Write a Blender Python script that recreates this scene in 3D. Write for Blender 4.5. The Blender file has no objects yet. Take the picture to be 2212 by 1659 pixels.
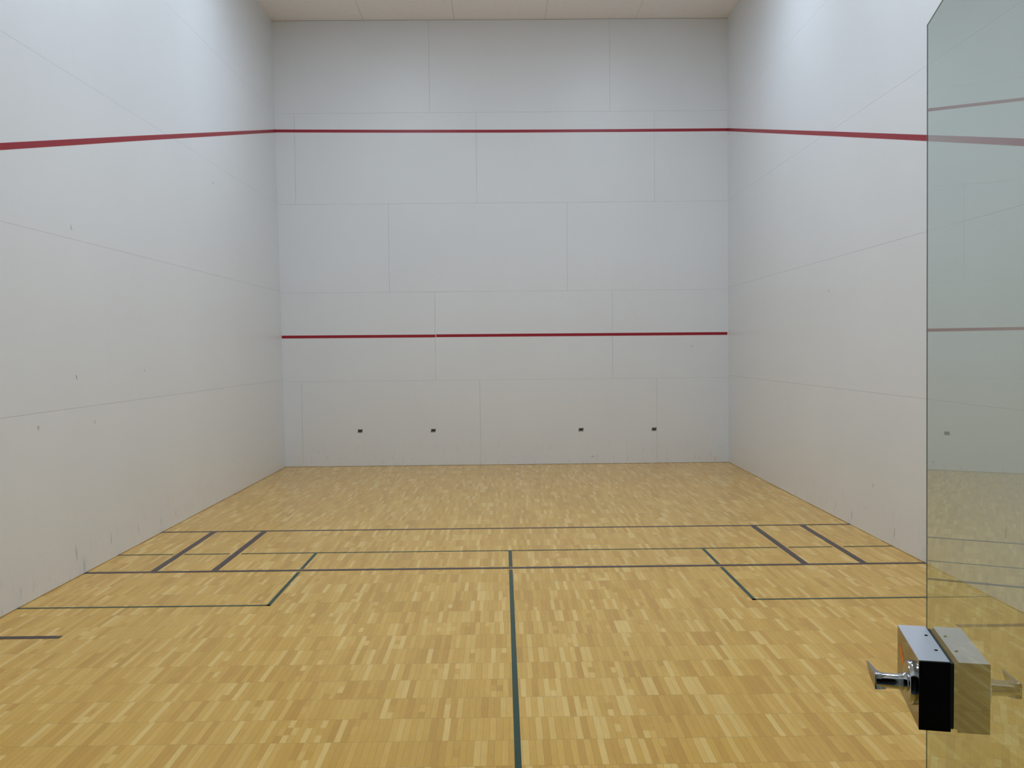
import bpy, bmesh, math, random
from mathutils import Vector, Matrix

# ------------------------------------------------------------------ camera
S = bpy.context.scene
COL = S.collection
CAM = Vector((-0.044916, -12.849519, 1.583237))
YAW, PITCH, ROLL, FPX = 0.009837, -0.037128, -0.009729, 2032.401533
f = Vector((math.sin(YAW)*math.cos(PITCH), math.cos(YAW)*math.cos(PITCH), math.sin(PITCH)))
r0 = Vector((math.cos(YAW), -math.sin(YAW), 0)); u0 = r0.cross(f)
cr, sr = math.cos(ROLL), math.sin(ROLL)
r = r0*cr + u0*sr; u = u0*cr - r0*sr
cd = bpy.data.cameras.new('camera'); cam = bpy.data.objects.new('camera', cd); COL.objects.link(cam)
cd.sensor_fit = 'HORIZONTAL'; cd.sensor_width = 36.0; cd.lens = 36.0*FPX/2212.0
cd.clip_start = 0.02; cd.clip_end = 100
m = Matrix((r, u, -f)).transposed().to_4x4(); m.translation = CAM
cam.matrix_world = m
S.camera = cam

# ------------------------------------------------------------------ world, exposure
w = bpy.data.worlds.new('world'); S.world = w; w.use_nodes = True
w.node_tree.nodes['Background'].inputs[0].default_value = (0.6, 0.7, 0.8, 1)
w.node_tree.nodes['Background'].inputs[1].default_value = 0.02
S.view_settings.view_transform = 'Standard'; S.view_settings.look = 'None'
S.view_settings.gamma = 1; S.view_settings.use_curve_mapping = False
S.view_settings.exposure = 0.0
S.cycles.caustics_reflective = False; S.cycles.caustics_refractive = False; S.cycles.sample_clamp_indirect = 4.0; S.cycles.blur_glossy = 0.5
S.cycles.use_adaptive_sampling = True; S.cycles.adaptive_threshold = 0.04; S.cycles.adaptive_min_samples = 20; S.cycles.use_light_tree = False
S.cycles.max_bounces = 6; S.cycles.diffuse_bounces = 5; S.cycles.glossy_bounces = 4; S.cycles.transparent_max_bounces = 8
LIGHT = 18.6                 # radiance of the fluorescent diffusers
LIGHT_COL = (0.765, 0.935, 1.13)

# ------------------------------------------------------------------ helpers
def srgb(*c):
    return tuple((v/255/12.92) if v/255 <= 0.04045 else ((v/255+0.055)/1.055)**2.4 for v in c) + (1.0,)

def mat(name, col, rough=0.5, metal=0.0, spec=0.5):
    m = bpy.data.materials.new(name); m.use_nodes = True
    b = m.node_tree.nodes['Principled BSDF']
    b.inputs['Base Color'].default_value = col if len(col) == 4 else (*col, 1)
    b.inputs['Roughness'].default_value = rough; b.inputs['Metallic'].default_value = metal
    b.inputs['Specular IOR Level'].default_value = spec
    return m

class G:
    """tiny node graph helper"""
    def __init__(s, m): s.t = m.node_tree; s.b = s.t.nodes['Principled BSDF']
    def n(s, typ, **k):
        x = s.t.nodes.new(typ)
        for a, v in k.items(): setattr(x, a, v)
        return x
    def l(s, a, b): s.t.links.new(a, b)
    def val(s, x, sock):
        if isinstance(x, (int, float)): sock.default_value = x
        else: s.l(x, sock)
    def m(s, op, a, b=0.0, c=None, clamp=False):
        x = s.n('ShaderNodeMath', operation=op); x.use_clamp = clamp
        s.val(a, x.inputs[0]); s.val(b, x.inputs[1])
        if c is not None: s.val(c, x.inputs[2])
        return x.outputs[0]
    def pos(s):
        x = s.n('ShaderNodeTexCoord'); y = s.n('ShaderNodeSeparateXYZ'); s.l(x.outputs['Object'], y.inputs[0])
        return x.outputs['Object'], y.outputs[0], y.outputs[1], y.outputs[2]
    def xyz(s, a, b, c):
        x = s.n('ShaderNodeCombineXYZ')
        for i, v in enumerate((a, b, c)): s.val(v, x.inputs[i])
        return x.outputs[0]
    def noise(s, vec, scale, detail=2.0, rough=0.5):
        x = s.n('ShaderNodeTexNoise'); s.l(vec, x.inputs['Vector'])
        x.inputs['Scale'].default_value = scale; x.inputs['Detail'].default_value = detail
        x.inputs['Roughness'].default_value = rough
        return x.outputs['Fac']
    def white(s, vec):
        x = s.n('ShaderNodeTexWhiteNoise', noise_dimensions='3D'); s.l(vec, x.inputs['Vector'])
        return x.outputs['Value']
    def ramp(s, fac, stops, interp='LINEAR'):
        x = s.n('ShaderNodeValToRGB'); s.val(fac, x.inputs[0]); x.color_ramp.interpolation = interp
        e = x.color_ramp.elements
        while len(e) < len(stops): e.new(0.5)
        for el, (p, c) in zip(e, stops): el.position = p; el.color = c
        return x.outputs[0]
    def mix(s, fac, a, b, blend='MIX'):
        x = s.n('ShaderNodeMix', data_type='RGBA', blend_type=blend)
        s.val(fac, x.inputs[0])
        for v, k in ((a, 6), (b, 7)):
            if isinstance(v, tuple): x.inputs[k].default_value = v
            else: s.l(v, x.inputs[k])
        return x.outputs[2]
    def step(s, x, lo, hi):
        y = s.n('ShaderNodeMapRange'); y.clamp = True; s.val(x, y.inputs[0])
        y.inputs[1].default_value = lo; y.inputs[2].default_value = hi
        return y.outputs[0]

def obj(name, bm, material, parent=None, smooth=False, **props):
    me = bpy.data.meshes.new(name)
    bmesh.ops.recalc_face_normals(bm, faces=bm.faces)
    bm.to_mesh(me); bm.free()
    for mm in (material if isinstance(material, (list, tuple)) else [material]): me.materials.append(mm)
    if smooth:
        for p in me.polygons: p.use_smooth = True
    o = bpy.data.objects.new(name, me); COL.objects.link(o)
    if parent: o.parent = parent
    for k, v in props.items(): o[k] = v
    return o

def empty(name, loc=(0, 0, 0), **props):
    o = bpy.data.objects.new(name, None); COL.objects.link(o); o.location = loc; o.empty_display_size = 0.1
    for k, v in props.items(): o[k] = v
    return o

def box(bm, x0, x1, y0, y1, z0, z1, fn=None, bevel=0.0):
    """box between two corners; fn maps each local corner to world"""
    vs = []
    for z in (z0, z1):
        for (x, y) in ((x0, y0), (x1, y0), (x1, y1), (x0, y1)):
            p = Vector((x, y, z)); vs.append(bm.verts.new(fn(p) if fn else p))
    fs = []
    for q in ((0, 3, 2, 1), (4, 5, 6, 7), (0, 1, 5, 4), (1, 2, 6, 5), (2, 3, 7, 6), (3, 0, 4, 7)):
        fs.append(bm.faces.new([vs[i] for i in q]))
    if bevel:
        ed = {e for fc in fs for e in fc.edges}
        bmesh.ops.bevel(bm, geom=list(ed), offset=bevel, segments=2, profile=0.7, affect='EDGES')
    return fs

def auto_smooth(o, ang=35):
    for p in o.data.polygons: p.use_smooth = True
    o.data.set_sharp_from_angle(angle=math.radians(ang))

# ------------------------------------------------------------------ the court's shape
H = 6.021; L = 12.192
def XL(y, z): return -3.026 + 0.0069*y - 0.0123*z
def XR(y, z): return 3.048 + 0.006*y - 0.0018*z
# the three playing walls as (s along, z up, d into the room) -> world
def F_front(p): return Vector((p.x, -p.z if False else -p.y, p.z))      # local (x, depth into room, z)
def F_left(p):  return Vector((XL(p.x, p.z) + p.y, p.x, p.z))            # local (y, depth, z)
def F_right(p): return Vector((XR(p.x, p.z) - p.y, p.x, p.z))

# ------------------------------------------------------------------ materials
def wall_material(name, scuff_axis):
    m = mat(name, (0.72, 0.735, 0.755), 0.38, 0, 0.45); g = G(m)
    co, x, y, z = g.pos()
    # each 4x8 board a hair different, plus broad blotches of cleaning
    n1 = g.noise(co, 0.9, 3)
    base = g.ramp(n1, [(0.3, (0.765, 0.775, 0.790, 1)), (0.7, (0.790, 0.800, 0.815, 1))])
    # ball and shoe scuffs: narrow vertical streaks, densest by the floor
    a = y if scuff_axis == 'y' else x
    v = g.xyz(g.m('MULTIPLY', a, 9.0), g.m('MULTIPLY', z, 2.6), 0.0)
    st = g.step(g.noise(v, 2.4, 4, 0.6), 0.57, 0.78)
    low = g.step(z, 0.42, 0.0)
    spots = g.step(g.noise(g.xyz(g.m('MULTIPLY', a, 3.0), g.m('MULTIPLY', z, 3.0), 3.1), 5.0, 2, 0.5), 0.74, 0.83)
    mid = g.step(z, 2.6, 0.3)
    f1 = g.m('MULTIPLY', g.m('MULTIPLY', st, low), 0.42)
    f2 = g.m('MULTIPLY', g.m('MULTIPLY', spots, mid), 0.12)
    fac = g.m('ADD', f1, f2, clamp=True)
    c = g.mix(fac, base, (0.30, 0.30, 0.31, 1))
    g.l(c, g.b.inputs['Base Color'])
    rn = n1
    g.l(g.m('ADD', g.m('MULTIPLY', rn, 0.14), 0.30), g.b.inputs['Roughness'])
    return m

def floor_material():
    m = mat('maple_finger_parquet', (0.5, 0.35, 0.15), 0.25); g = G(m)
    co, x, y, z = g.pos()
    R, W_ = 0.2362, 0.0275
    ry = g.m('DIVIDE', g.m('ADD', y, 9.093), R); row = g.m('FLOOR', ry); fy = g.m('FRACT', ry)
    off = g.white(g.xyz(row, 3.3, 1.7))
    rx = g.m('ADD', g.m('DIVIDE', x, W_), g.m('MULTIPLY', off, 7.0)); col = g.m('FLOOR', rx); fx = g.m('FRACT', rx)
    # most fingers run the full row, some are pieced from two or three short lengths
    rnd = g.white(g.xyz(col, row, 0.5))
    pieces = g.m('MULTIPLY', g.m('GREATER_THAN', rnd, 0.90), g.m('FLOOR', g.m('MULTIPLY', g.m('ADD', fy, g.m('MULTIPLY', rnd, 0.37)), 3.0)))
    tone = g.white(g.xyz(col, row, g.m('ADD', pieces, 9.2)))
    # runs of neighbouring fingers cut from one board
    grp = g.white(g.xyz(g.m('FLOOR', g.m('DIVIDE', rx, 4.0)), row, 21.0))
    t = g.m('ADD', g.m('MULTIPLY', tone, 0.88), g.m('MULTIPLY', grp, 0.12))
    c = g.ramp(t, [(0.05, (0.625, 0.325, 0.034, 1)), (0.3, (0.705, 0.388, 0.048, 1)),
                   (0.60, (0.755, 0.430, 0.062, 1)), (0.78, (0.800, 0.470, 0.084, 1)), (0.92, (0.880, 0.570, 0.150, 1))])
    grain = g.noise(g.xyz(g.m('MULTIPLY', x, 90.0), g.m('MULTIPLY', y, 7.0), tone), 1.6, 4, 0.6)
    c = g.mix(0.30, c, g.ramp(grain, [(0.3, (0.72, 0.70, 0.66, 1)), (0.7, (1.08, 1.08, 1.08, 1))]), 'MULTIPLY')
    cloud = g.noise(co, 1.1, 3)
    c = g.mix(0.30, c, g.ramp(cloud, [(0.3, (0.86, 0.84, 0.80, 1)), (0.7, (1.06, 1.06, 1.06, 1))]), 'MULTIPLY')
    # joints
    ex = g.m('MINIMUM', fx, g.m('SUBTRACT', 1.0, fx)); ey = g.m('MINIMUM', fy, g.m('SUBTRACT', 1.0, fy))
    jx = g.m('MULTIPLY', g.m('LESS_THAN', ex, 0.035), 0.45); jy = g.m('MULTIPLY', g.m('LESS_THAN', ey, 0.0055), 0.65)
    c = g.mix(g.m('MAXIMUM', jx, jy), c, (0.27, 0.16, 0.03, 1))
    g.l(c, g.b.inputs['Base Color'])
    g.l(g.m('ADD', g.m('MULTIPLY', g.noise(co, 4.0, 3), 0.10), 0.15), g.b.inputs['Roughness'])
    bp = g.n('ShaderNodeBump'); bp.inputs['Strength'].default_value = 0.04; bp.inputs['Distance'].default_value = 0.004
    g.l(g.noise(co, 3.0, 1), bp.inputs['Height']); g.l(bp.outputs[0], g.b.inputs['Normal'])
    return m

def speckle(m, amt=0.12, scale=60):
    g = G(m); co = g.pos()[0]; c = tuple(g.b.inputs['Base Color'].default_value)
    lo = tuple(v*(1-amt) for v in c[:3]) + (1,); hi = tuple(min(1, v*(1+amt)) for v in c[:3]) + (1,)
    g.l(g.ramp(g.noise(co, scale, 3), [(0.35, lo), (0.65, hi)]), g.b.inputs['Base Color'])
    return m

M_wall_f = wall_material('white_court_panel_front', 'x')
M_wall_s = wall_material('white_court_panel_side', 'y')
M_floor = floor_material()
M_ceil = speckle(mat('ceiling_board', (0.90, 0.855, 0.83), 0.8, 0, 0.2), 0.03, 40)
M_joint = mat('panel_joint', (0.42, 0.42, 0.41), 0.8, 0, 0.2)
M_red = speckle(mat('red_line_paint', srgb(152, 12, 34), 0.35), 0.06, 30)
M_purple = speckle(mat('purple_line_paint', srgb(54, 38, 46), 0.30, 0, 0.3), 0.10, 40)
M_green = speckle(mat('green_line_paint', srgb(14, 60, 44), 0.30, 0, 0.3), 0.10, 40)
M_scuff = speckle(mat('scuff_rubber', (0.34, 0.34, 0.34), 0.7), 0.2, 90)
M_scufflt = speckle(mat('scuff_faint', (0.60, 0.60, 0.60), 0.6), 0.15, 90)
M_chrome = mat('polished_chrome', (0.60, 0.62, 0.65), 0.06, 1.0)
M_case = mat('mirror_lock_case', (0.50, 0.485, 0.43), 0.05, 1.0)
for _m in (M_chrome, M_case): _m.node_tree.nodes['Principled BSDF'].inputs['Specular Tint'].default_value = (0.62, 0.62, 0.62, 1)
M_top = mat('satin_lock_cap', (0.62, 0.64, 0.70), 0.42, 0.6)
M_black = mat('black_plastic', (0.004, 0.004, 0.004), 0.75, 0, 0.1)
M_rubber = speckle(mat('black_gasket', (0.012, 0.012, 0.012), 0.6, 0, 0.3), 0.2, 200)
M_orange = speckle(mat('orange_sticker', srgb(235, 135, 30), 0.6), 0.2, 90)
M_plate = mat('socket_plate_metal', (0.30, 0.29, 0.28), 0.5, 0.5)
M_dark = mat('socket_hole', (0.03, 0.015, 0.015), 0.8)
M_white = speckle(mat('white_lamp_frame', (0.7, 0.7, 0.7), 0.5), 0.03, 30)
M_hall = speckle(mat('dark_corridor_paint', (0.10, 0.13, 0.15), 0.6), 0.06, 20)
M_alu = mat('door_frame_metal', (0.45, 0.46, 0.47), 0.35, 0.8)

def lamp_material():
    m = mat('lamp_diffuser', (0.9, 0.9, 0.9), 0.5); g = G(m)
    g.b.inputs['Emission Color'].default_value = (*LIGHT_COL, 1); g.b.inputs['Emission Strength'].default_value = LIGHT
    return m
M_lamp = lamp_material()

def glass_material(name, reflect):
    """one face of a greenish toughened pane; the whole pane's Fresnel reflection is put on one face"""
    m = bpy.data.materials.new(name); m.use_nodes = True; t = m.node_tree
    t.nodes.remove(t.nodes['Principled BSDF']); out = t.nodes['Material Output']
    def N(ty, **k):
        x = t.nodes.new(ty)
        for a, v in k.items(): setattr(x, a, v)
        return x
    tr = N('ShaderNodeBsdfTransparent'); tr.inputs[0].default_value = (0.68, 0.755, 0.72, 1)
    if not reflect:
        tr.inputs[0].default_value = (0.97, 0.99, 0.98, 1)
        t.links.new(tr.outputs[0], out.inputs[0]); return m
    gl = N('ShaderNodeBsdfGlossy'); gl.inputs['Roughness'].default_value = 0.0
    gl.inputs['Color'].default_value = (0.85, 0.91, 0.90, 1)
    geo = N('ShaderNodeNewGeometry'); dot = N('ShaderNodeVectorMath', operation='DOT_PRODUCT')
    t.links.new(geo.outputs['Incoming'], dot.inputs[0]); t.links.new(geo.outputs['Normal'], dot.inputs[1])
    def MM(op, a, b=0.0):
        x = N('ShaderNodeMath', operation=op)
        for i, v in enumerate((a, b)):
            if isinstance(v, (int, float)): x.inputs[i].default_value = v
            else: t.links.new(v, x.inputs[i])
        return x.outputs[0]
    c = MM('ABSOLUTE', dot.outputs['Value'])
    # exact unpolarised Fresnel for n = 1.52
    n2 = 1.52**2
    gg = MM('SQRT', MM('ADD', MM('MULTIPLY', c, c), n2 - 1.0))
    rs = MM('DIVIDE', MM('SUBTRACT', gg, c), MM('ADD', gg, c)); rs = MM('MULTIPLY', rs, rs)
    cn = MM('MULTIPLY', c, n2)
    rp = MM('DIVIDE', MM('SUBTRACT', cn, gg), MM('ADD', cn, gg)); rp = MM('MULTIPLY', rp, rp)
    F = MM('MULTIPLY', MM('ADD', rs, rp), 0.5)
    slab = MM('DIVIDE', MM('MULTIPLY', F, 2.0), MM('ADD', F, 1.0))
    mx = N('ShaderNodeMixShader'); t.links.new(slab, mx.inputs[0])
    t.links.new(tr.outputs[0], mx.inputs[1]); t.links.new(gl.outputs[0], mx.inputs[2])
    t.links.new(mx.outputs[0], out.inputs[0])
    return m
M_glass = glass_material('door_glass', True)
M_glassb = glass_material('door_glass_back', False)
M_edge = mat('glass_cut_edge', (0.06, 0.12, 0.10), 0.25, 0, 0.5)

# ------------------------------------------------------------------ floor
YB = -14.6
bm = bmesh.new(); box(bm, -3.4, 3.3, -L-0.15, 0.15, -0.12, 0.0)
floor = obj('floor', bm, M_floor, kind='structure', label='pale maple strip floor of the court with painted lines', category='floor')
EPS = 0.0012
def strip(name, quads, m, label):
    """painted floor line made of (x0,x1,y0,y1) pieces, a film of paint on the boards"""
    bm = bmesh.new()
    for (x0, x1, y0, y1) in quads: box(bm, x0, x1, y0, y1, -0.0005, EPS)
    return obj(name, bm, m, floor, label=label)
gp = 0.012
# purple racquetball lines
yS, yT = -4.582, -6.092             # service line, short line (centres)
strip('service_line', [(XL(yS, 0), XR(yS, 0), yS-0.019, yS+0.019)], M_purple, 'thin dark line farthest back, nearest the front wall')
gaps = [-1.520, 0.0, 1.517]
strip('short_line', [(XL(yT, 0), XR(yT, 0), yT-0.024, yT+0.024)], M_purple, 'dark purple line right across the court')
for (xt, xb, lb) in ((-2.600, -2.585, 'left outer'), (-2.153, -2.147, 'left inner'), (2.157, 2.145, 'right inner'), (2.590, 2.575, 'right outer')):
    bm = bmesh.new(); h = 0.0245
    fn = lambda p, xt=xt, xb=xb: Vector((p.x + xb + (xt-xb)*(p.y-yT)/(yS-yT), p.y, p.z))
    box(bm, -h, h, yT+0.024, yS-0.019, -0.0005, EPS, fn)
    obj('service_box_line', bm, M_purple, floor, label='short thick purple service box line, %s' % lb)
strip('receiving_line_mark', [(-3.05, -2.526, -7.652, -7.603)], M_purple, 'short dark purple dash at the left wall')
strip('receiving_line_mark', [(2.50, 3.0, -7.652, -7.603)], M_purple, 'short dark purple dash by the right wall, behind the glass')
# green squash lines
yQ, yR = -5.505, -7.020
q = []
edges = [XL(yQ, 0), -2.597-0.045, -2.597+0.045, -2.152-0.045, -2.152+0.045, 2.151-0.045, 2.151+0.045, 2.585-0.045, 2.585+0.045, XR(yQ, 0)]
for i in range(0, len(edges), 2): q.append((edges[i], edges[i+1], yQ-0.0125, yQ+0.0125))
strip('squash_short_line', q, M_green, 'thin green line across the court between the purple ones')
strip('squash_box_line', [(XL(yR, 0), -1.508, yR-0.0125, yR+0.0125)], M_green, 'thin green line from the left wall')
strip('squash_box_line', [(1.504, XR(yR, 0), yR-0.0125, yR+0.0125)], M_green, 'thin green line running right behind the glass')
for xx, lb in ((-1.520, 'left'), (1.516, 'right')):
    strip('squash_box_side', [(xx-0.0125, xx+0.0125, yQ-0.0125, yT+0.024+0.02), (xx-0.0125, xx+0.0125, yT-0.024-0.03, yR-0.0125)], M_green,
          'green side line of the %s squash service box' % lb)
strip('half_court_line', [(-0.0135, 0.0125, yT+0.024+0.018, yQ-0.0125), (-0.0135, 0.0125, -12.19, yT-0.024-0.030)], M_green, 'dark green centre line running towards the camera')

# ------------------------------------------------------------------ panelled walls
def rects_rows(rows, seams, s0, s1):
    out = []
    for (z0, z1), ss in zip(rows, seams):
        cuts = [s0] + sorted(x for x in ss if s0 < x < s1) + [s1]
        for a, b in zip(cuts[:-1], cuts[1:]): out.append((a, b, z0, z1))
    return out

def panel_wall(name, fn, s0, s1, rows, seams, m, label, gv, gh, holes=()):
    """backing slab and a skin of boards; a hairline joint between neighbouring boards"""
    bm = bmesh.new()
    nb = len(box(bm, s0-0.0, s1+0.0, -0.10, -0.004, 0.0, H, fn))
    for (a, b, z0, z1) in rects_rows(rows, seams, s0, s1):
        box(bm, a + (gv if a > s0 else 0), b - (gv if b < s1 else 0), -0.004, 0.0, z0 + (gh if z0 > 0.01 else 0.004), z1 - gh, fn)
    bm.faces.ensure_lookup_table()
    for i, fc in enumerate(bm.faces): fc.material_index = 1 if i < nb else 0
    return obj(name, bm, [m, M_joint], kind='structure', label=label, category='wall')

rows_f = [(0.0, 1.166), (1.166, 2.371), (2.371, 3.567), (3.567, 4.786), (4.786, H)]
seam_f = [[-2.786, -0.358, 2.063], [-0.958, 1.461], [-1.572, 0.849], [-2.822, -0.371, 2.046], [-0.995, 1.443]]
wall_front = panel_wall('wall_front', F_front, -3.3, 3.2, rows_f, seam_f, M_wall_f, 'white panelled front wall with two red lines', 0.0011, 0.0007)
rows_s = [(0.0, 1.194), (1.194, 2.396), (2.396, 3.575), (3.575, 4.800), (4.800, H)]
seam_s = [[-1.9-2.44*k for k in range(5)], [-0.7-2.44*k for k in range(5)], [-2.3-2.44*k for k in range(5)], [-1.1-2.44*k for k in range(5)], [-1.9-2.44*k for k in range(5)]]
wall_left = panel_wall('wall_left', F_left, -L, 0.0, rows_s, seam_s, M_wall_s, 'white panelled left wall with sloping red line', 0.0002, 0.0006)
wall_right = panel_wall('wall_right', F_right, -L, 0.0, rows_s, seam_s, M_wall_s, 'white panelled right wall with sloping red line', 0.0002, 0.0006)

# red lines, parts of the walls they are painted on
def wall_strip(name, fn, pts, m, parent, label, d=0.0010):
    """ribbon along pts [(s, z)] with half height h, thickness d"""
    bm = bmesh.new()
    ring = []
    for (s, z, h) in pts:
        ring.append([bm.verts.new(fn(Vector((s, dd, z+hh)))) for (dd, hh) in ((-0.0005, -h), (d, -h), (d, h), (-0.0005, h))])
    for a, b in zip(ring[:-1], ring[1:]):
        for i in range(4): bm.faces.new((a[i], a[(i+1) % 4], b[(i+1) % 4], b[i]))
    bm.faces.new(ring[0]); bm.faces.new(ring[-1][::-1])
    return obj(name, bm, m, parent, label=label)
XLf = XL(0, 4.54); XRf = XR(0, 4.54)
wall_strip('out_line', F_front, [(XLf, 4.556, .0195), (-1.5, 4.540, .0195), (0.05, 4.530, .0195), (1.6, 4.527, .0195), (XRf, 4.528, .0195)], M_red, wall_front,
           'long red line high across the front wall')
wall_strip('service_line', F_front, [(XL(0, 1.78)+0.003, 1.776, .0195), (-0.955, 1.772, .0195)], M_red, wall_front, 'lower red line, piece left of the joint')
wall_strip('service_line', F_front, [(-0.946, 1.774, .0195), (XR(0, 1.78)-0.012, 1.768, .0195)], M_red, wall_front, 'lower red line, piece right of the joint')
zl = lambda y: 4.556 + (2.843-4.556)/7.034*(-y-0.0)
wall_strip('out_line', F_left, [(0.0, zl(0), .0205), (-4.8, zl(-4.8)+.006, .0215), (-9.75, zl(-9.75), .022)], M_red, wall_left, 'red line sloping down along the left wall')
zr = lambda y: 4.528 + (3.082-4.528)/6.0*(-y)
wall_strip('out_line', F_right, [(0.0, zr(0), .0205), (-4.2, zr(-4.2)+.004, .0215), (-9.75, zr(-9.75), .022)], M_red, wall_right, 'red line sloping down along the right wall')

# individual ball scuffs
def scuff(fn, s, z, w_, h_, ang, m, parent):
    bm = bmesh.new(); n = 10; random.seed(int(abs(s*1000)+z*77))
    vs = []
    for k in range(n):
        a = 2*math.pi*k/n; rr = 0.75 + 0.5*random.random()
        px, pz = math.cos(a)*w_*rr, math.sin(a)*h_*rr
        vs.append((s + px*math.cos(ang) - pz*math.sin(ang), z + px*math.sin(ang) + pz*math.cos(ang)))
    lo = [bm.verts.new(fn(Vector((a, -0.0003, b)))) for a, b in vs]; hi = [bm.verts.new(fn(Vector((a, 0.0006, b)))) for a, b in vs]
    bm.faces.new(lo); bm.faces.new(hi)
    for k in range(n): bm.faces.new((lo[k], lo[(k+1) % n], hi[(k+1) % n], hi[k]))
    obj('scuff_mark', bm, m, parent)
for a in ((-6.10, 2.479, .010, .022, .5, M_scufflt), (-6.109, 1.415, .006, .020, .3, M_scuff), (-6.677, 1.096, .016, .018, .6, M_scufflt),
          (-4.854, 1.433, .010, .014, .4, M_scufflt), (-2.8, 3.37, .020, .012, .2, M_scufflt), (-5.839, 1.07, .010, .012, .2, M_scufflt),
          (-6.214, .175, .010, .060, .1, M_scufflt), (-5.636, .159, .008, .050, .1, M_scufflt), (-6.10, .06, .012, .045, 0, M_scufflt),
          (-5.10, .12, .006, .050, .1, M_scufflt), (-4.6, .10, .006, .040, .1, M_scufflt)):
    scuff(F_left, *a, wall_left)
for a in ((-5.117, .423, .012, .022, .1, M_scufflt), (-4.03, 2.101, .022, .010, .3, M_scufflt), (-5.55, .11, .010, .050, .1, M_scufflt),
          (-4.635, .09, .010, .040, .1, M_scufflt), (-7.2, .45, .012, .05, .2, M_scufflt)):
    scuff(F_right, *a, wall_right)
for a in ((2.55, 1.60, .028, .008, .4, M_scufflt), (1.18, .10, .02, .014, .3, M_scufflt), (-2.45, .14, .014, .010, .3, M_scufflt)):
    scuff(F_front, *a, wall_front)

# ------------------------------------------------------------------ ceiling
bm = bmesh.new(); nb = len(box(bm, -3.4, 3.3, -L-0.15, 0.15, H+0.004, H+0.12))
xs = [-3.4, -1.869, -0.648, 0.574, 1.796, 3.3]; ys = [-L-0.15, -11.6, -9.16, -6.72, -4.28, -1.84, -0.004]
for i in range(5):
    for j in range(6):
        box(bm, xs[i]+.002, xs[i+1]-.002, ys[j]+.002, ys[j+1]-.002, H, H+0.004)
for i, fc in enumerate(bm.faces): fc.material_index = 1 if i < nb else 0
obj('ceiling', bm, [M_ceil, M_joint], kind='structure', label='flat cream ceiling of large boards', category='ceiling')

# ------------------------------------------------------------------ back wall with the doorway, corridor behind
DX0, DX1, DH = -0.50, 0.475, 2.16
bm = bmesh.new()
box(bm, -3.4, DX0, -L-0.14, -L, 0, H); box(bm, DX1, 3.3, -L-0.14, -L, 0, H); box(bm, DX0, DX1, -L-0.14, -L, DH, H)
obj('wall_back', bm, M_wall_f, kind='structure', label='white back wall with the doorway the camera looks through', category='wall')
bm = bmesh.new(); box(bm, -2.0, 2.0, YB, -L-0.15, -0.12, 0.0)
obj('floor_corridor', bm, M_hall, kind='structure', label='dark corridor floor outside the court', category='floor')
bm = bmesh.new(); box(bm, -2.0, 2.0, YB, -L-0.14, 2.7, 2.8)
obj('ceiling_corridor', bm, M_hall, kind='structure', label='dark corridor ceiling outside the court', category='ceiling')
bm = bmesh.new(); box(bm, -2.1, 2.1, YB-0.1, YB, 0, 2.8); box(bm, -2.1, -2.0, YB, -L-0.14, 0, 2.8); box(bm, 2.0, 2.1, YB, -L-0.14, 0, 2.8)
obj('wall_corridor', bm, M_hall, kind='structure', label='dark corridor walls outside the court', category='wall')

# ------------------------------------------------------------------ ceiling lights
def ceiling_light(x, y, label):
    t = empty('ceiling_light', (x, y, H), label=label, category='ceiling light', group='recessed lamp panels in the court ceiling')
    a, b = 0.305, 0.61
    bm = bmesh.new()
    for q in ((-a, a, -b, -b+.03), (-a, a, b-.03, b), (-a, -a+.03, -b+.03, b-.03), (a-.03, a, -b+.03, b-.03)): box(bm, *q, -0.022, 0.0)
    obj('frame', bm, M_white, t)
    bm = bmesh.new(); box(bm, -a+.03, a-.03, -b+.03, b-.03, -0.016, -0.002)
    bm.normal_update()
    for fc in bm.faces: fc.material_index = 0 if fc.calc_center_median().z < -0.015 else 1
    obj('diffuser', bm, [M_lamp, M_white], t)
    return t
first = None
for i, yy in enumerate((-3.3, -6.2, -9.1)):
    for xx, side in ((-1.6, 'left'), (1.6, 'right')):
        lab = 'white rectangular ceiling light on the %s side, %s the front wall' % (side, ('nearest', 'second from', 'third from')[i])
        if first is None: first = ceiling_light(xx, yy, lab)
        else:
            t = first.copy(); COL.objects.link(t); t.location = (xx, yy, H); t['label'] = lab
            for ch in first.children:
                c2 = ch.copy(); COL.objects.link(c2); c2.parent = t

# ------------------------------------------------------------------ sockets on the front wall
def socket(x, z, label):
    t = empty('wall_socket', (x, 0, z), label=label, category='wall socket', group='four little dark sockets low on the front wall')
    sk = 0.10
    fn = lambda p: Vector((p.x + sk*p.z*1.6, -p.y, p.z))
    bm = bmesh.new()
    for q in ((-.033, .033, .012, .024), (-.033, .033, -.024, -.010), (-.033, -.025, -.010, .012), (.025, .033, -.010, .012)):
        box(bm, q[0], q[1], 0.0, 0.003, q[2], q[3], fn)
    obj('plate', bm, M_plate, t)
    bm = bmesh.new(); box(bm, -.025, .025, 0.0, 0.0012, -.010, .012, fn)
    obj('slot', bm, M_dark, t, label='black slot')
    return t
s0 = None
for x, z, lb in ((-2.000, .484, 'small dark metal socket low on the front wall, leftmost of four'), (-1.001, .480, 'small dark metal socket low on the front wall, second from left'),
                 (1.021, .471, 'small dark metal socket low on the front wall, third from left'), (2.024, .467, 'small dark metal socket low on the front wall, rightmost of four')):
    if s0 is None: s0 = socket(x, z, lb)
    else:
        t = s0.copy(); COL.objects.link(t); t.location = (x, 0, z); t['label'] = lb
        for ch in s0.children:
            c2 = ch.copy(); COL.objects.link(c2); c2.parent = t

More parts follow.
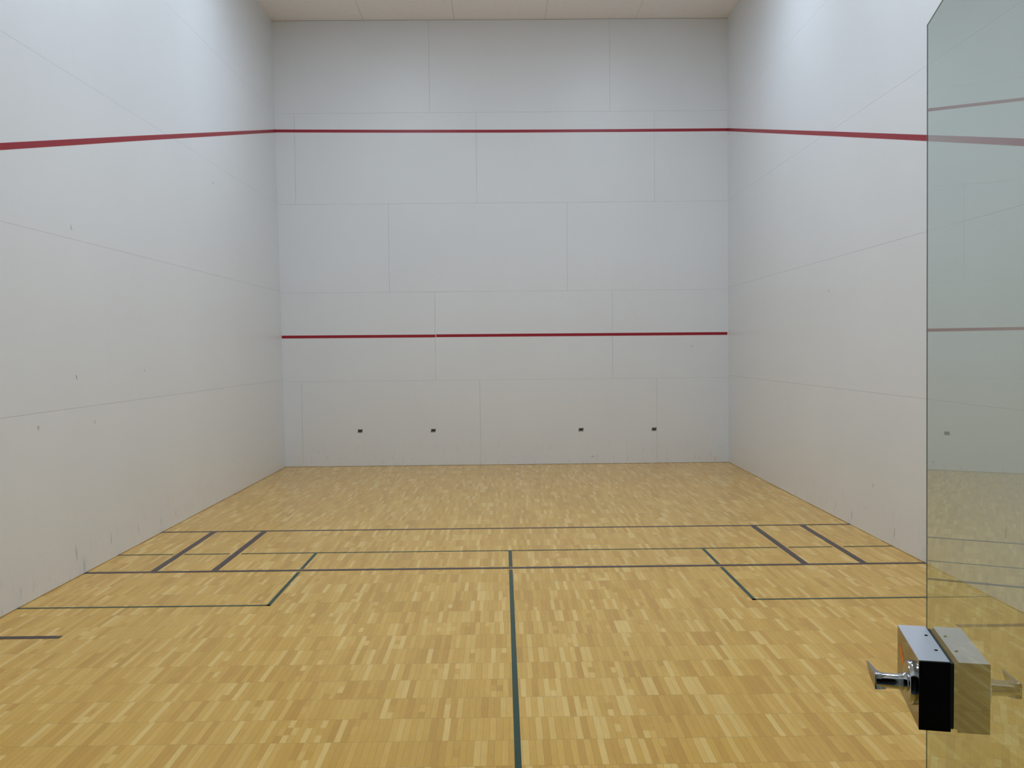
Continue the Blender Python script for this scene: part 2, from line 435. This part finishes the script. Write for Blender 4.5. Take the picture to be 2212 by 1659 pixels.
# ------------------------------------------------------------------ glass door, standing open into the court
TH = math.radians(13.67)
E = Vector((0.67938, -11.23855, 0.0))
DR = Vector((-math.sin(TH), -math.cos(TH), 0)); NN = Vector((-math.cos(TH), math.sin(TH), 0))
def D(p): return E + DR*p.x + NN*p.y + Vector((0, 0, p.z))      # local (along from free edge, towards the court's left, up)
door = empty('door_1', tuple(E + DR*0.98), kind='structure', label='frameless clear glass door swung open at the right of the picture', category='door')
bpy.context.view_layer.update()
inv = Matrix.Translation(-(E + DR*0.98))
def Dl(p): return inv @ D(p)
GT = 0.012; HD = 2.122
def xe(z): return 0.0675 - 0.0262*z          # the free edge leans a touch
bm = bmesh.new()
V = [[bm.verts.new(Dl(Vector((a, d, z)))) for (a, z) in ((xe(0.012), 0.012), (0.955, 0.012), (0.955, HD), (xe(HD), HD))] for d in (0.0, -GT)]
fr = bm.faces.new(V[0]); bk = bm.faces.new(V[1][::-1]); bk.material_index = 1
for i in range(4):
    fc = bm.faces.new((V[0][i], V[0][(i+1) % 4], V[1][(i+1) % 4], V[1][i])); fc.material_index = 1
# ground arris round the court-side face
for (a0, a1, z0, z1) in ((None, None, 0.012, HD), (xe(HD), 0.955, HD-0.0018, HD), ):
    if a0 is None:
        q = [(xe(z0), z0), (xe(z0)+.0038, z0), (xe(z1)+.0038, z1), (xe(z1), z1)]
    else: q = [(a0, z0), (a1, z0), (a1, z1), (a0, z1)]
    lo = [bm.verts.new(Dl(Vector((a, 0.0002, z)))) for a, z in q]; hi = [bm.verts.new(Dl(Vector((a, 0.0007, z)))) for a, z in q]
    for fv in [lo, hi[::-1]] + [(lo[i], lo[(i+1) % 4], hi[(i+1) % 4], hi[i]) for i in range(4)]:
        bm.faces.new(fv).material_index = 2
obj('glass_pane', bm, [M_glass, M_glassb, M_edge], door, label='clear greenish glass pane')

# lock case ----------------------------------------------------------
A0, A1, Z0, Z1, D0, D1 = 0.0575, 0.2452, 1.008, 1.1115, 0.006, 0.0490
bm = bmesh.new(); box(bm, A0, A1-0.003, D0, D1, Z0, Z1-0.002, Dl)
case = obj('lock_case', bm, M_case, door, label='mirror polished metal lock case')
bm = bmesh.new(); box(bm, A0, A1-0.003, D0, D1, Z1-0.002, Z1, Dl)
obj('top_plate', bm, M_top, case, label='satin silver top face')
bm = bmesh.new(); box(bm, A1-0.003, A1, D0-0.0012, D1, Z0-0.001, Z1-0.0012, Dl)
obj('end_cap', bm, M_black, case, label='black end face')
bm = bmesh.new(); box(bm, A0+0.010, A1+0.0005, 0.0008, D0-0.0002, Z0+0.004, Z1-0.0012, Dl)
obj('gasket', bm, M_rubber, case, label='black gasket against the glass')
for al in (0.1110, 0.1880):
    bm = bmesh.new(); n = 16
    c0 = bm.verts.new(Dl(Vector((al, 0.0145, Z1+0.0006)))); ring = []
    rg2 = []
    for k in range(n):
        a = 2*math.pi*k/n
        ring.append(bm.verts.new(Dl(Vector((al+.0030*math.cos(a), .0145+.0026*math.sin(a), Z1+0.0006)))))
        rg2.append(bm.verts.new(Dl(Vector((al+.0030*math.cos(a), .0145+.0026*math.sin(a), Z1-0.0005)))))
    for k in range(n):
        bm.faces.new((c0, ring[k], ring[(k+1) % n])); bm.faces.new((ring[k], rg2[k], rg2[(k+1) % n], ring[(k+1) % n]))
    obj('screw', bm, M_black, case, label='dark countersunk screw')

def lathe(bm, al, z, prof, n=40):
    """profile [(radius, offset)] turned about the axis square to the glass"""
    rings = []
    for (rr, off) in prof:
        rings.append([bm.verts.new(Dl(Vector((al+rr*math.cos(2*math.pi*k/n), off, z+rr*math.sin(2*math.pi*k/n))))) for k in range(n)])
    for a, b in zip(rings[:-1], rings[1:]):
        for k in range(n): bm.faces.new((a[k], a[(k+1) % n], b[(k+1) % n], b[k]))
    bm.faces.new(rings[0]); bm.faces.new(rings[-1])
AX, AZ = 0.1880, 1.0590
bm = bmesh.new()
lathe(bm, AX, AZ, [(.0335, D1-0.0005), (.0335, D1+.0060), (.0325, D1+.0078), (.0300, D1+.0085), (.0150, D1+.0090), (.0138, D1+.0120), (.0138, D1+.0145)])
o = obj('rose', bm, M_chrome, case, label='round chrome rose'); auto_smooth(o)
# lever: collar, neck and the arm that turns back towards the free edge, tapering to a tip
bm = bmesh.new()
lathe(bm, AX, AZ, [(.0126, D1+.0100), (.0126, D1+.0195), (.0120, D1+.0200), (.0116, D1+.0202), (.0116, 0.1015), (.0112, 0.1030), (.0100, 0.1038)])
n = 22; top = []; 
AE = AX + 0.0112; AT = 0.100
secs = []
for i in range(n+1):
    t_ = i/n; al = AE - 0.001 + (AT-(AE-0.001))*t_
    # upper edge nearly level, lower edge a long bow up to the tip
    s_ = max(0.0, (t_-0.06)/0.94)
    zt = AZ + 0.0116 - 0.0100*t_; zb = AZ - 0.0116 + 0.0125*s_**4.5
    if zt - zb < 0.001: zb = zt-0.001
    o1 = 0.1045; o0 = o1 - (0.0085 - 0.0055*t_) - (0.010*math.exp(-((t_-0.1)/0.16)**2) if t_ > 0.0 else 0)
    secs.append([bm.verts.new(Dl(Vector((al, o_, z_)))) for (o_, z_) in ((o1, zb+.0008), (o1, zt-.0008), (o1-.0010, zt), (o0, zt-.0004), (o0, zb+.0004), (o1-.0010, zb))])
for a, b in zip(secs[:-1], secs[1:]):
    for k in range(6): bm.faces.new((a[k], a[(k+1) % 6], b[(k+1) % 6], b[k]))
bm.faces.new(secs[0]); bm.faces.new(secs[-1][::-1])
o = obj('lever_handle', bm, M_chrome, case, label='chrome lever handle'); auto_smooth(o, 40)
# orange sticker on the case's side
bm = bmesh.new()
pts = [(.074, 1.086), (.088, 1.087), (.112, 1.077), (.134, 1.064), (.130, 1.054), (.104, 1.057), (.084, 1.068)]
lo = [bm.verts.new(Dl(Vector((a, D1-.0002, b)))) for a, b in pts]; hi = [bm.verts.new(Dl(Vector((a, D1+.0004, b)))) for a, b in pts]
bm.faces.new(lo); bm.faces.new(hi)
for k in range(len(pts)): bm.faces.new((lo[k], lo[(k+1) % len(pts)], hi[(k+1) % len(pts)], hi[k]))
obj('sticker', bm, M_orange, case, label='small orange sticker')
# patch hinges at the jamb
for z0 in (0.10, 1.85):
    bm = bmesh.new(); box(bm, 0.875, 0.972, -GT-0.010, 0.010, z0, z0+0.12, Dl)
    obj('hinge', bm, M_alu, door)
